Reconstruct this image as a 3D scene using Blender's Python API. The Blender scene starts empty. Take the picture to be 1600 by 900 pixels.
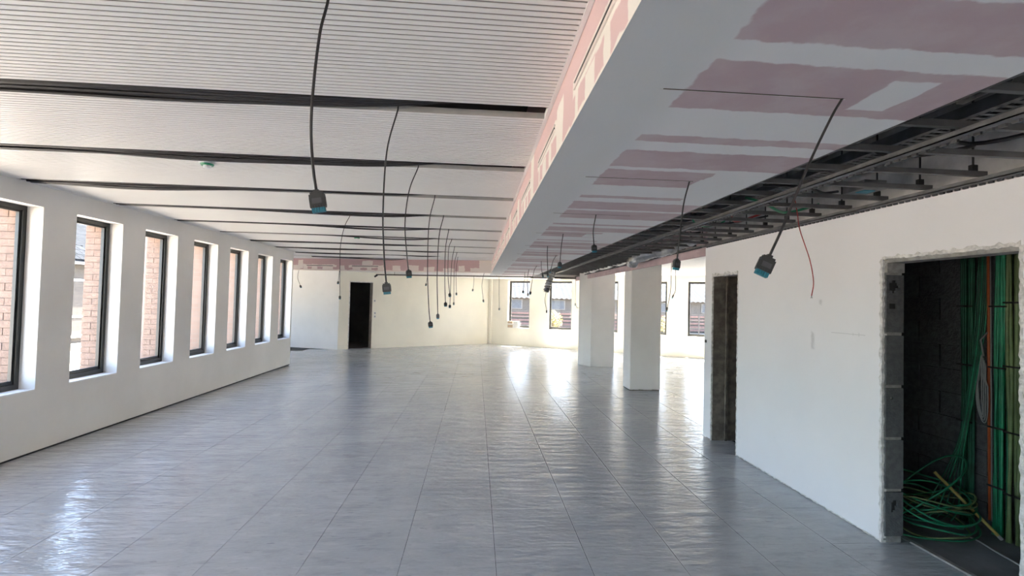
import bpy, math, random
from mathutils import Vector, Matrix
random.seed(7)
scene = bpy.context.scene
COL = scene.collection

# ------------------------------------------------------------------ camera
H = 1.67
yaw, pitch, roll, FPX = 0.0720, 0.0267, 0.0248, 768.0
fw = Vector((math.sin(yaw)*math.cos(pitch), math.cos(yaw)*math.cos(pitch), math.sin(pitch)))
rt = Vector((math.cos(yaw), -math.sin(yaw), 0)); up = rt.cross(fw)
rt2 = rt*math.cos(roll) + up*math.sin(roll); up2 = up*math.cos(roll) - rt*math.sin(roll)
cam = bpy.data.objects.new('camera', bpy.data.cameras.new('camera'))
COL.objects.link(cam)
m = Matrix((rt2, up2, -fw)).transposed().to_4x4(); m.translation = (0, 0, H)
cam.matrix_world = m
cam.data.sensor_width = 36; cam.data.lens = FPX/1600*36; cam.data.clip_start = 0.02; cam.data.clip_end = 300
scene.camera = cam

# ------------------------------------------------------------------ sky, sun, exposure
w = bpy.data.worlds.new('sky'); scene.world = w; w.use_nodes = True
nt = w.node_tree; bg = nt.nodes['Background']
sky = nt.nodes.new('ShaderNodeTexSky'); sky.sky_type = 'NISHITA'; sky.sun_disc = False
SUN_ELEV, SUN_AZ = math.radians(63), math.atan2(0.50, 0.86)      # azimuth from +Y towards +X
sky.sun_elevation = SUN_ELEV; sky.sun_rotation = SUN_AZ
sky.air_density = 1.0; sky.dust_density = 2.5; sky.ozone_density = 1.0
tint = nt.nodes.new('ShaderNodeMix'); tint.data_type = 'RGBA'; tint.blend_type = 'MULTIPLY'; tint.inputs[0].default_value = 1
tint.inputs[7].default_value = (1.03, 1.0, .96, 1)                 # daylight white balance, the same over the whole sky
nt.links.new(sky.outputs[0], tint.inputs[6]); nt.links.new(tint.outputs[2], bg.inputs[0]); bg.inputs[1].default_value = 1.6
sl = bpy.data.lights.new('sun', 'SUN'); sl.energy = 45.0; sl.angle = math.radians(0.6); sl.color = (1, .89, .74)
so = bpy.data.objects.new('sun', sl); COL.objects.link(so)
sd = Vector((math.sin(SUN_AZ)*math.cos(SUN_ELEV), math.cos(SUN_AZ)*math.cos(SUN_ELEV), math.sin(SUN_ELEV)))
so.rotation_euler = sd.to_track_quat('Z', 'Y').to_euler(); so.location = (10, 20, 30)
scene.view_settings.view_transform = 'Standard'; scene.view_settings.look = 'None'
scene.view_settings.exposure = 1.2; scene.view_settings.gamma = 1.0; scene.view_settings.use_curve_mapping = False
scene.cycles.max_bounces = 10; scene.cycles.diffuse_bounces = 7; scene.cycles.glossy_bounces = 4
scene.cycles.transparent_max_bounces = 16; scene.cycles.sample_clamp_indirect = 8.0
scene.cycles.use_denoising = True; scene.cycles.caustics_reflective = False; scene.cycles.caustics_refractive = False

# ------------------------------------------------------------------ measured plan (metres, camera above the origin)
XL, XR, XB, XS = -4.452, 2.957, 0.388, 1.681         # left wall, right wall, bulkhead face, edge of the open ceiling strip
ZC, ZS = 2.732, 2.423                                # metal ceiling, plasterboard soffit
S0, SP, SW = 2.644, 1.194, 0.165                     # ceiling slots
W0, WP, WW = 5.362, 1.1408, 0.72                     # left windows: right edge, pitch, width
WSILL, WHEAD = 0.64, 2.516
SLAB = 3.30
B_, C_, D_ = (-4.329, 15.912), (0.512, 19.105), (7.142, 15.188)
YB = -9.0                                            # rear of the room behind the camera

# ------------------------------------------------------------------ materials
def new_mat(name):
    mt = bpy.data.materials.new(name); mt.use_nodes = True
    return mt, mt.node_tree, mt.node_tree.nodes['Principled BSDF']
def nd(t, kind, **kw):
    n = t.nodes.new(kind)
    for k, v in kw.items(): setattr(n, k, v)
    return n
def lk(t, a, b): t.links.new(a, b)
def math_(t, op, a, b=None, c=None):
    n = nd(t, 'ShaderNodeMath', operation=op)
    for i, v in enumerate((a, b, c)):
        if v is None: continue
        if isinstance(v, (int, float)): n.inputs[i].default_value = v
        else: lk(t, v, n.inputs[i])
    return n.outputs[0]
def mixc(t, fac, a, b):
    n = nd(t, 'ShaderNodeMix', data_type='RGBA')
    for s, v in ((0, fac), (6, a), (7, b)):
        if isinstance(v, (int, float)): n.inputs[s].default_value = v
        elif isinstance(v, (tuple, list)): n.inputs[s].default_value = (*v[:3], 1)
        else: lk(t, v, n.inputs[s])
    return n.outputs[2]
def noise(t, scale, detail=4, vec=None, stretch=None, rough=.55):
    n = nd(t, 'ShaderNodeTexNoise'); n.inputs['Scale'].default_value = scale
    n.inputs['Detail'].default_value = detail; n.inputs['Roughness'].default_value = rough
    if vec is None:
        vec = nd(t, 'ShaderNodeNewGeometry').outputs['Position']
    if stretch:
        mp = nd(t, 'ShaderNodeMapping'); mp.inputs['Scale'].default_value = stretch
        lk(t, vec, mp.inputs[0]); vec = mp.outputs[0]
    lk(t, vec, n.inputs['Vector']); return n.outputs['Fac']
def ramp(t, fac, lo, hi):
    n = nd(t, 'ShaderNodeMapRange'); n.interpolation_type = 'SMOOTHSTEP'
    n.inputs[1].default_value = lo; n.inputs[2].default_value = hi
    lk(t, fac, n.inputs[0]); return n.outputs[0]
def bump(t, b, h, strength, dist=.01):
    n = nd(t, 'ShaderNodeBump'); n.inputs['Strength'].default_value = strength; n.inputs['Distance'].default_value = dist
    lk(t, h, n.inputs['Height']); lk(t, n.outputs[0], b.inputs['Normal'])
def simple(name, col, rough=.6, metal=0, var=.08, scale=6, bmp=0, bscale=40, rnd=0, spec=.5):
    mt, t, b = new_mat(name)
    f = noise(t, scale)
    c = mixc(t, ramp(t, f, .3, .7), [v*(1-var) for v in col], [min(1, v*(1+var)) for v in col])
    if rnd:
        oi = nd(t, 'ShaderNodeObjectInfo')
        c = mixc(t, math_(t, 'MULTIPLY', oi.outputs['Random'], rnd), c, [v*.45 for v in col])
    lk(t, c, b.inputs['Base Color'])
    b.inputs['Roughness'].default_value = rough; b.inputs['Metallic'].default_value = metal
    b.inputs['Specular IOR Level'].default_value = spec
    if bmp: bump(t, b, noise(t, bscale), bmp)
    return mt

def rect_mask(t, u, v, rects, jitter, jscale=14, soft=.006):
    """mask of the union of rectangles in (u, v), with a hand-troweled wobbly edge"""
    pos = nd(t, 'ShaderNodeNewGeometry').outputs['Position']
    jn = nd(t, 'ShaderNodeTexNoise'); jn.inputs['Scale'].default_value = jscale; jn.inputs['Detail'].default_value = 3
    lk(t, pos, jn.inputs['Vector'])
    sp = nd(t, 'ShaderNodeSeparateColor'); lk(t, jn.outputs['Color'], sp.inputs[0])
    uu = math_(t, 'ADD', u, math_(t, 'MULTIPLY', math_(t, 'SUBTRACT', sp.outputs[0], .5), jitter))
    vv = math_(t, 'ADD', v, math_(t, 'MULTIPLY', math_(t, 'SUBTRACT', sp.outputs[1], .5), jitter))
    tot = None
    for (a, b_, c, d) in rects:
        du = math_(t, 'SUBTRACT', (b_-a)/2, math_(t, 'ABSOLUTE', math_(t, 'SUBTRACT', uu, (a+b_)/2)))
        dv = math_(t, 'SUBTRACT', (d-c)/2, math_(t, 'ABSOLUTE', math_(t, 'SUBTRACT', vv, (c+d)/2)))
        mk = math_(t, 'MINIMUM', du, dv)
        tot = mk if tot is None else math_(t, 'MAXIMUM', tot, mk)
    return ramp(t, tot, -soft, soft)
def posxyz(t):
    s = nd(t, 'ShaderNodeSeparateXYZ'); lk(t, nd(t, 'ShaderNodeNewGeometry').outputs['Position'], s.inputs[0])
    return s.outputs

PLASTER = simple('white plaster', (.83, .815, .79), .75, var=.03, scale=1.6, bmp=.08, bscale=30)
CREAM = simple('cream plaster with sun bounce', (.90, .865, .76), .7, var=.03, scale=1.2, bmp=.05)  # cream base with the warm sun bounce mixed into its colour
WHITE = simple('white paint', (.82, .82, .81), .5, var=.02)
METALWHITE = simple('white coated metal', (.83, .815, .79), .45, var=.015, scale=2)
EDGEGREY = simple('grey panel edge', (.42, .41, .39), .5)
GROOVESHADE = simple('grey painted groove shade', (.22, .205, .19), .7)
FRAME = simple('dark anodised frame', (.028, .029, .028), .4, var=.1)
BLACK = simple('black rubber', (.018, .017, .018), .5, var=.1)
CABLE = simple('black cable jacket', (.022, .020, .021), .45, var=.2, scale=30)
PLUG = simple('black plug plastic', (.03, .03, .031), .4, var=.15, scale=60)
PLUGBLUE = simple('teal plug contacts', (.02, .20, .27), .45, var=.15, scale=90)
GALV = simple('galvanised steel', (.20, .20, .20), .5, .5, var=.2, scale=9)
DARKSTEEL = simple('dark steel', (.09, .09, .095), .5, .4, var=.2)
DUCTBLACK = simple('dark duct wrap', (.045, .05, .052), .55, var=.25, scale=5, bmp=.2, bscale=8)
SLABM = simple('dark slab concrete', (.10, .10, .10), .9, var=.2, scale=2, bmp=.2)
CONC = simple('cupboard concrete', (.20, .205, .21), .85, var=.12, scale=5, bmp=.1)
BLOCKM = simple('grey concrete block', (.115, .118, .122), .95, var=.22, scale=22, bmp=.5, bscale=60, rnd=.25)
BLOCKBROWN = simple('brown grey rubble jamb', (.17, .145, .12), .95, var=.3, scale=12, bmp=.8, bscale=25)
MORTAR = simple('pale mortar', (.30, .29, .27), .95, var=.2, scale=20, bmp=.4)
RAGGED = simple('chipped plaster edge', (.70, .68, .65), .95, var=.2, scale=30, bmp=.8, bscale=45)
FOIL = simple('crumpled aluminium foil', (.50, .50, .50), .30, .9, var=.15, scale=25, bmp=1.0, bscale=22)
GREEN = simple('green cable jacket', (.02, .27, .13), .45, var=.3, scale=8, rnd=.5)
OLIVE = simple('olive green cable jacket', (.17, .24, .10), .5, var=.25, scale=8, rnd=.5)
DKGREEN = simple('dark green cable jacket', (.015, .12, .065), .5, var=.3, scale=8, rnd=.4)
GREYCABLE = simple('grey cable jacket', (.30, .30, .29), .5, var=.1)
ORANGE = simple('orange conduit', (.50, .11, .035), .5, var=.15)
REDWIRE = simple('red wire', (.30, .02, .018), .5, var=.15)
YELLOWROD = simple('yellow cane', (.38, .31, .09), .6, var=.2)
CARD = simple('brown cardboard', (.50, .38, .27), .8, var=.12, scale=20)
BRICKM = simple('pink orange brick', (.25, .170, .132), .9, var=.14, scale=14, bmp=.4, bscale=50, rnd=.22)
BRICKMORT = simple('brick mortar', (.22, .175, .145), .95, var=.1, scale=30)
TRACKSHADE = simple('dark bronze track and painted edge shade', (.075, .062, .058), .5, var=.15)
PAVING = simple('outdoor paving', (.40, .37, .33), .9, var=.15, scale=1.5)
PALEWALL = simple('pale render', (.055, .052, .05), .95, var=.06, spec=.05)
SLATE = simple('blue grey slate', (.016, .019, .024), .9, var=.3, scale=6, rnd=.6, spec=.05)
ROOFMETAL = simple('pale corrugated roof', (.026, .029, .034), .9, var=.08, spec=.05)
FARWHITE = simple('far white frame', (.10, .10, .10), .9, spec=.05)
DARKGLASS = simple('grey far glazing', (.05, .056, .066), .7, var=.08, spec=.1)
REDBRICK = simple('far red brick', (.10, .06, .052), .9, var=.15)
LEAF = simple('yellow leaves', (.13, .11, .025), .7, var=.3, scale=8)
TRUNK = simple('brown bark', (.08, .06, .045), .9)
DETGREEN = simple('green device lens', (.02, .30, .14), .3, var=.1)

def glass_mat():
    mt = bpy.data.materials.new('window glass'); mt.use_nodes = True; t = mt.node_tree
    t.nodes.remove(t.nodes['Principled BSDF'])
    tr = nd(t, 'ShaderNodeBsdfTransparent'); tr.inputs[0].default_value = (.93, .95, .94, 1)
    gl = nd(t, 'ShaderNodeBsdfGlossy'); gl.inputs['Roughness'].default_value = .02
    fr = nd(t, 'ShaderNodeFresnel'); fr.inputs['IOR'].default_value = 1.45
    mx = nd(t, 'ShaderNodeMixShader'); lk(t, fr.outputs[0], mx.inputs[0])
    lk(t, tr.outputs[0], mx.inputs[1]); lk(t, gl.outputs[0], mx.inputs[2])
    lk(t, mx.outputs[0], t.nodes['Material Output'].inputs[0]); return mt
GLASS = glass_mat()

def floor_mat():
    mt, t, b = new_mat('scuffed grey floor tile')
    oi = nd(t, 'ShaderNodeObjectInfo')
    n1 = noise(t, 1.3, 5); n2 = noise(t, 4.5, 7, stretch=(.8, 1.9, 1), rough=.65); n3 = noise(t, 16, 5, stretch=(.5, 1.8, 1))
    c = mixc(t, ramp(t, n1, .3, .7), (.43, .45, .475), (.51, .525, .545))
    c = mixc(t, math_(t, 'MULTIPLY', oi.outputs['Random'], .22), c, (.355, .375, .405))
    c = mixc(t, math_(t, 'MULTIPLY', ramp(t, n2, .50, .68), .55), c, (.33, .345, .37))
    c = mixc(t, math_(t, 'MULTIPLY', ramp(t, n3, .64, .71), .55), c, (.22, .23, .25))
    c = mixc(t, math_(t, 'MULTIPLY', ramp(t, noise(t, 9, 5, stretch=(.5, 1.5, 1)), .52, .70), .30), c, (.62, .63, .64))
    lk(t, c, b.inputs['Base Color'])
    r = math_(t, 'ADD', .10, math_(t, 'MULTIPLY', ramp(t, n2, .35, .72), .15)); lk(t, r, b.inputs['Roughness'])
    b.inputs['Specular IOR Level'].default_value = .40
    bump(t, b, noise(t, 4.2, 4, stretch=(.5, 1.7, 1), rough=.6), 1.0, .020)
    return mt
TILE = floor_mat()
SUBFLOOR = simple('dark floor joint', (.035, .037, .04), .9)

PINKC, PUTTY = (.60, .40, .415), (.70, .67, .66)
def soffit_mat():
    mt, t, b = new_mat('pink plasterboard with white filler bands')
    x, y, z = posxyz(t)
    rects = []
    rects += [(.70, 1.75, 1.085, 1.315), (.70, 1.75, .3, 1.02), (.70, 1.75, -3, -.1), (.70, 1.75, -8, -3.3)]
    for k in range(0, 11):
        ys = 1.65 + 1.245*k; e = max(0, k)*.004
        rects += [(.71, 1.9 if k % 2 == 0 else 1.34, ys-.215, ys+.155), (.71, 1.45 if k % 2 else 1.9, ys+.46, ys+.545), (.705, 1.9, ys+.68, ys+.97)]
    pink = rect_mask(t, x, y, rects, .045)
    white = rect_mask(t, x, y, [(1.36, 1.51, 1.50, 1.74), (1.32, 1.62, 2.83, 3.05), (1.18, 1.40, 5.25, 5.52), (1.30, 1.55, 7.75, 8.0)], .05, 9)
    fac = math_(t, 'MULTIPLY', pink, math_(t, 'SUBTRACT', 1.0, white))
    fac = math_(t, 'MULTIPLY', fac, math_(t, 'ADD', .82, math_(t, 'MULTIPLY', ramp(t, noise(t, 5), .35, .6), .18)))
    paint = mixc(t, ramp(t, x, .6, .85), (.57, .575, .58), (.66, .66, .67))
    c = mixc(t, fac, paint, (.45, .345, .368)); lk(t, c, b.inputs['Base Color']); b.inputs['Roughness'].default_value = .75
    return mt
def face_mat():
    mt, t, b = new_mat('pink plasterboard face with cream filler')
    x, y, z = posxyz(t)
    rects = []
    for k in range(-7, 10):
        y0 = 2.54 + 1.2*k; r = random.Random(k+50)
        rects += [(y0-.06, y0+.71, 2.535, 2.61), (y0-.25, y0-.06, 2.40, 2.75 if k % 2 else 2.66), (y0+.12, y0+.20, 2.40, 2.55),
                  (y0+.32, y0+.47, 2.40, 2.53), (y0+.60, y0+.66, 2.4, 2.56)]
    rects.append((-9, 16, 2.40, 2.436))
    mk = rect_mask(t, y, z, rects, .05, 11)
    c = mixc(t, mk, (.68, .49, .48), (.82, .77, .70)); lk(t, c, b.inputs['Base Color']); b.inputs['Roughness'].default_value = .75
    return mt
def band_mat():
    mt, t, b = new_mat('pink plasterboard band with filler patches')
    x, y, z = posxyz(t); r = random.Random(3); rects = [(-9, .5, 2.40, 2.435), (-4.95, -3.95, 2.515, 2.575), (-3.6, -2.6, 2.50, 2.575), (.05, .4, 2.40, 2.75), (-3.2, -2.9, 2.58, 2.7), (-5.1, -4.95, 2.46, 2.70)]
    xx = -5.6
    while xx < 0:
        wd = r.uniform(.12, .34); hh = r.uniform(.07, .15)
        rects.append((xx, xx+wd, 2.44, 2.44+hh)); xx += wd + r.uniform(.08, .25)
    mk = rect_mask(t, x, z, rects, .06, 9)
    c = mixc(t, mk, (.55, .37, .365), (.78, .70, .64)); lk(t, c, b.inputs['Base Color']); b.inputs['Roughness'].default_value = .75
    return mt
def wallright_mat():
    mt, t, b = new_mat('white plaster with scuffs')
    x, y, z = posxyz(t)
    c = mixc(t, ramp(t, noise(t, 1.2), .3, .7), (.85, .835, .835), (.88, .865, .865))
    sm = rect_mask(t, y, z, [(4.11, 4.14, 1.32, 1.46), (4.02, 4.04, 1.70, 1.74)], .05, 20, .015)
    ln = rect_mask(t, y, z, [(3.54, 3.9, 1.474, 1.478), (3.60, 3.605, 1.462, 1.49), (3.66, 3.664, 1.465, 1.488)], .004, 20, .002)
    sc = math_(t, 'MULTIPLY', ramp(t, noise(t, 3.1, 6, rough=.75), .66, .74), .25)
    c = mixc(t, math_(t, 'MULTIPLY', sm, .45), c, (.42, .40, .40)); c = mixc(t, math_(t, 'MULTIPLY', ln, .5), c, (.4, .39, .39)); c = mixc(t, sc, c, (.6, .58, .57))
    lk(t, c, b.inputs['Base Color']); b.inputs['Roughness'].default_value = .75
    return mt
def brick_wall_mat():
    mt, t, b = new_mat('exterior brickwork')
    x, y, z = posxyz(t); cb = nd(t, 'ShaderNodeCombineXYZ')
    lk(t, math_(t, 'ADD', x, y), cb.inputs[0]); lk(t, z, cb.inputs[1])
    br = nd(t, 'ShaderNodeTexBrick'); lk(t, cb.outputs[0], br.inputs[0]); br.inputs['Scale'].default_value = 1
    br.inputs['Brick Width'].default_value = .225; br.inputs['Row Height'].default_value = .075; br.inputs['Mortar Size'].default_value = .005
    br.inputs['Color1'].default_value = (.25, .170, .132, 1); br.inputs['Color2'].default_value = (.22, .145, .11, 1); br.inputs['Mortar'].default_value = (.22, .175, .145, 1)
    lk(t, br.outputs[0], b.inputs['Base Color']); b.inputs['Roughness'].default_value = .9
    return mt
SOFFITM, FACEM, BANDM, WRIGHTM, BRICKW = soffit_mat(), face_mat(), band_mat(), wallright_mat(), brick_wall_mat()

# ------------------------------------------------------------------ mesh helpers
class MB:
    def __init__(s): s.v = []; s.f = []
    def box(s, x0, x1, y0, y1, z0, z1):
        i = len(s.v)
        s.v += [(x0, y0, z0), (x1, y0, z0), (x1, y1, z0), (x0, y1, z0), (x0, y0, z1), (x1, y0, z1), (x1, y1, z1), (x0, y1, z1)]
        s.f += [tuple(i+k for k in q) for q in ((0, 3, 2, 1), (4, 5, 6, 7), (0, 1, 5, 4), (1, 2, 6, 5), (2, 3, 7, 6), (3, 0, 4, 7))]
        return s
    def prism(s, poly, z0, z1):
        i = len(s.v); n = len(poly)
        a = sum(poly[k][0]*poly[(k+1) % n][1] - poly[(k+1) % n][0]*poly[k][1] for k in range(n))
        if a < 0: poly = poly[::-1]
        s.v += [(x, y, z0) for x, y in poly] + [(x, y, z1) for x, y in poly]
        s.f += [tuple(i+k for k in reversed(range(n))), tuple(i+n+k for k in range(n))]
        s.f += [(i+k, i+(k+1) % n, i+n+(k+1) % n, i+n+k) for k in range(n)]
        return s
    def obox(s, p, q, z0, z1, t0, t1):
        """box along the plan line p-q, from offset t0 to t1 to the left of it"""
        d = Vector((q[0]-p[0], q[1]-p[1])); d.normalize(); n = Vector((-d.y, d.x))
        P = [Vector(p)+n*t0, Vector(q)+n*t0, Vector(q)+n*t1, Vector(p)+n*t1]
        return s.prism([(a.x, a.y) for a in P], z0, z1)
    def tube(s, pts, r, seg=8, closed=False, caps=True):
        P = [Vector(p) for p in pts]; n = len(P); i0 = len(s.v)
        rr = r if isinstance(r, (list, tuple)) else [r]*n
        prev = None
        for k in range(n):
            if closed: d = P[(k+1) % n]-P[k-1]
            else: d = P[min(k+1, n-1)]-P[max(k-1, 0)]
            d.normalize()
            if prev is None:
                a = Vector((0, 0, 1)) if abs(d.z) < .9 else Vector((1, 0, 0))
                u = d.cross(a).normalized()
            else:
                u = (prev - d*prev.dot(d)).normalized()
            prev = u; v = d.cross(u)
            for j in range(seg):
                t = 2*math.pi*j/seg
                s.v.append(tuple(P[k] + (u*math.cos(t)+v*math.sin(t))*rr[k]))
        for k in range(n if closed else n-1):
            for j in range(seg):
                a = i0+k*seg; b = i0+((k+1) % n)*seg
                s.f.append((a+j, a+(j+1) % seg, b+(j+1) % seg, b+j))
        if caps and not closed:
            s.f.append(tuple(i0+j for j in reversed(range(seg)))); s.f.append(tuple(i0+(n-1)*seg+j for j in range(seg)))
        return s
    def mesh(s, name, mat, smooth=False):
        me = bpy.data.meshes.new(name); me.from_pydata(s.v, [], s.f); me.materials.append(mat)
        if smooth:
            me.polygons.foreach_set('use_smooth', [True]*len(me.polygons))
        me.update(); return me
    def build(s, name, mat, parent=None, smooth=False, **props):
        o = bpy.data.objects.new(name, s.mesh(name, mat, smooth)); COL.objects.link(o)
        if parent: o.parent = parent
        for k, v in props.items(): o[k] = v
        return o
def inst(name, me, loc, parent=None, rot=None, scale=None):
    o = bpy.data.objects.new(name, me); COL.objects.link(o); o.location = loc
    if parent: o.parent = parent
    if rot: o.rotation_euler = rot
    if scale: o.scale = scale
    return o
def empty(name, loc=(0, 0, 0), **props):
    o = bpy.data.objects.new(name, None); COL.objects.link(o); o.location = loc; o.empty_display_size = .1
    for k, v in props.items(): o[k] = v
    return o
def bevel(o, wd, seg=1):
    md = o.modifiers.new('bevel', 'BEVEL'); md.width = wd; md.segments = seg; md.limit_method = 'ANGLE'
    return o
def smooth_path(pts, n=8):
    """Catmull-Rom through the points"""
    P = [Vector(p) for p in pts]; P = [P[0]*2-P[1]] + P + [P[-1]*2-P[-2]]; out = []
    for k in range(1, len(P)-2):
        a, b, c, d = P[k-1:k+3]
        for j in range(n):
            t = j/n
            out.append(.5*((2*b)+(c-a)*t+(2*a-5*b+4*c-d)*t*t+(3*b-a-3*c+d)*t**3))
    out.append(P[-2]); return out
def L(o, label, cat, group=None):
    o['label'] = label; o['category'] = cat
    if group: o['group'] = group
    return o
S = dict(kind='structure')
ORD = ['nearest', 'second nearest', 'third nearest', 'fourth nearest', 'fifth nearest', 'sixth nearest', 'seventh nearest', 'eighth nearest', 'ninth nearest', 'tenth nearest', 'eleventh nearest', 'twelfth nearest']

# ------------------------------------------------------------------ floor
fl = MB().prism([(XL-.3, YB), (12, YB), (12, 10.0), (C_[0], C_[1]+.4), (-9, 18.0), (-9, 12.0), (XL-.3, 12.0)], -.30, -.012).build('floor', SUBFLOOR, **S)
fl['label'] = 'scuffed grey tiled floor of the whole hall'
TX, TY, TS = -1.032, .37, .6
def in_room(x0, y0):
    x1, y1 = x0+TS, y0+TS
    if y1 < 12.2: ok = x1 > XL-.0 and (x0 < XR+.25 if y0 < 6.0 else x0 < 11)
    else: ok = x1 > -8.9
    cx, cy = x0+.3, y0+.3
    far = cy < 19.1+.4 + (cx-.512)*(.66 if cx < .512 else -.591)
    return ok and far
tiles = []
for i in range(-14, 22):
    for j in range(-17, 35):
        x0, y0 = TX+i*TS, TY+j*TS
        if in_room(x0, y0): tiles.append((x0, y0))
def vis(t):
    x, y = t[0]+.3, t[1]+.3
    if y < 2.0: return False
    px = 800+768*((x*math.cos(yaw)-y*math.sin(yaw))/(x*math.sin(yaw)+y*math.cos(yaw)))
    if not -120 < px < 1700: return False
    if x > 2.9 and y > 6.1 and px > 1100: return False
    if x < XL and y < 12.4: return False
    return True
vt = sorted([t for t in tiles if vis(t)], key=lambda t: t[0]**2+t[1]**2)[:300]
vs = set(vt)
tme = MB().box(.0015, TS-.0015, .0003, TS-.0003, -.012, 0).mesh('tile', TILE)
half = {}
for (x0, y0) in vt:
    if x0+TS > XR+.21 and y0 < 6.0:          # cut at the cupboard threshold
        inst('tile', MB().box(.0017, max(.05, XR+.205-x0), .0009, TS-.0009, -.012, 0).mesh('tile', TILE), (x0, y0, 0), fl)
    elif x0 < XL and y0+TS < 12.3:
        inst('tile', MB().box(XL-.03-x0, TS-.0017, .0009, TS-.0009, -.012, 0).mesh('tile', TILE), (x0, y0, 0), fl)
    else: inst('tile', tme, (x0, y0, 0), fl)
rest = MB()
for (x0, y0) in tiles:
    if (x0, y0) not in vs:
        rest.box(max(x0, XL-.03 if y0 < 11.9 else -9)+.0017, min(x0+TS, XR+.205 if y0 < 6 else 99)-.0017, y0+.0009, y0+TS-.0009, -.012, 0)
rest.build('tile_field', TILE, fl, kind='stuff')

# ------------------------------------------------------------------ left wall, windows
wins = [(W0+WP*k-WW, W0+WP*k) for k in range(-12, 7)]
WX = XL-.158                                                          # inner face of the window frames
YEND = 12.272
mb = MB(); ys = YB
mb.box(XL-.22, XL, YB, YEND, .022, WSILL); mb.box(XL-.22, XL, YB, YEND, WHEAD, SLAB)
for (a, b) in wins:
    mb.box(XL-.22, XL, ys, a, WSILL, WHEAD); ys = b
mb.box(XL-.22, XL, ys, YEND, WSILL, WHEAD)
mb.build('wall_left', simple('grey white skim plaster', (.74, .722, .695), .8, var=.045, scale=1.1, bmp=.08, bscale=25), **S)['label'] = 'long white plastered wall with a row of deep-set windows'
MB().box(XL-.22, XL-.012, YB, YEND-.01, -.012, .022).build('gap_strip_left', SUBFLOOR, **S)['label'] = 'dark open joint under the left wall'  # dark strip put in for the open gap, no baseboard here
# outer brick leaf
mb = MB(); ys = YB; XO0, XO1 = XL-.437, XL-.222
mb.box(XO0+.004, XO1, YB, YEND, -.3, WSILL-.05); mb.box(XO0+.004, XO1, YB, YEND, WHEAD-.02, SLAB)
for (a, b) in wins:
    mb.box(XO0+.004, XO1, ys, a-.004, WSILL-.05, WHEAD-.02); ys = b+.006
mb.box(XO0+.004, XO1, ys, YEND, WSILL-.05, WHEAD-.02)
wb = mb.build('wall_exterior', BRICKW, **S); wb['label'] = 'pink brick outer leaf seen through the left windows'
bme = MB().box(0, .210, -.012, 0, 0, .070).mesh('brick', BRICKM)
bmh = MB().box(0, .1025, -.012, 0, 0, .070).mesh('brick', BRICKM)
for wi in (12, 13, 14):
    yy = wins[wi][1] + .006
    for c in range(25):
        z = WSILL-.045 + c*.0755; jit = random.uniform(-.002, .002)
        if c % 2: inst('brick', bme, (XO0+.002, yy+jit, z), wb)
        else:
            inst('brick', bmh, (XO0+.002, yy+jit, z), wb); inst('brick', bmh, (XO0+.1085, yy-jit, z), wb)

def bar_frame(mb, T, s0, s1, z0, z1, wd, d0, d1, wb_=None):
    """rectangular frame of four bars; T(s, d, z) -> world"""
    def b(sa, sb, za, zb):
        i = len(mb.v)
        mb.v += [T(s, d, z) for z in (za, zb) for (s, d) in ((sa, d0), (sb, d0), (sb, d1), (sa, d1))]
        mb.f += [tuple(i+k for k in q) for q in ((0, 3, 2, 1), (4, 5, 6, 7), (0, 1, 5, 4), (1, 2, 6, 5), (2, 3, 7, 6), (3, 0, 4, 7))]
    wb_ = wb_ or wd
    b(s0, s1, z0, z0+wb_); b(s0, s1, z1-wd, z1); b(s0, s0+wd, z0+wb_, z1-wd); b(s1-wd, s1, z0+wb_, z1-wd)
def window(n, T, s0, s1, z0, z1, label):
    """d = 0 is the inner face of the frame, d grows outwards"""
    mb = MB(); bar_frame(mb, T, s0, s1, z0, z1, .045, 0, .07, .055)
    o = mb.build('window_%d' % n, FRAME, **S); o['label'] = label
    mb = MB(); bar_frame(mb, T, s0+.045, s1-.045, z0+.055, z1-.045, .022, .018, .05, .035); mb.build('sash', FRAME, o)
    mb = MB(); i = [T(s, d, z) for z in (z0+.09, z1-.067) for (s, d) in ((s0+.067, .030), (s1-.067, .030), (s1-.067, .034), (s0+.067, .034))]
    mb.v = i; mb.f = [(0, 1, 5, 4)]; mb.build('pane', GLASS, o)
    mb = MB(); mb.v = [T(s, d, z) for z in (z0-.012, z0+.002) for (s, d) in ((s0, -.158), (s1, -.158), (s1, 0), (s0, 0))]
    mb.f = [(0, 3, 2, 1), (4, 5, 6, 7), (0, 1, 5, 4), (1, 2, 6, 5), (2, 3, 7, 6), (3, 0, 4, 7)]; mb.build('sill', WHITE, o)
    mb = MB(); mb.v = [T(s, d, z) for z in (z0-.03, z0+.0) for (s, d) in ((s0, .07), (s1, .07), (s1, .30), (s0, .30))]
    mb.f = [(0, 3, 2, 1), (4, 5, 6, 7), (0, 1, 5, 4), (1, 2, 6, 5), (2, 3, 7, 6), (3, 0, 4, 7)]; mb.build('outer_sill', ROOFMETAL, o)
    return o
wn = 1
for k, (a, b) in enumerate(wins):
    vis_i = k-12
    lab = ('tall dark-framed window in the left wall, %s to the camera' % ORD[vis_i]) if vis_i >= 0 else 'tall dark-framed window in the left wall behind the camera'
    window(wn, lambda s, d, z: (WX-d, s, z), a, b, WSILL+.012, WHEAD, lab); wn += 1

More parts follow.
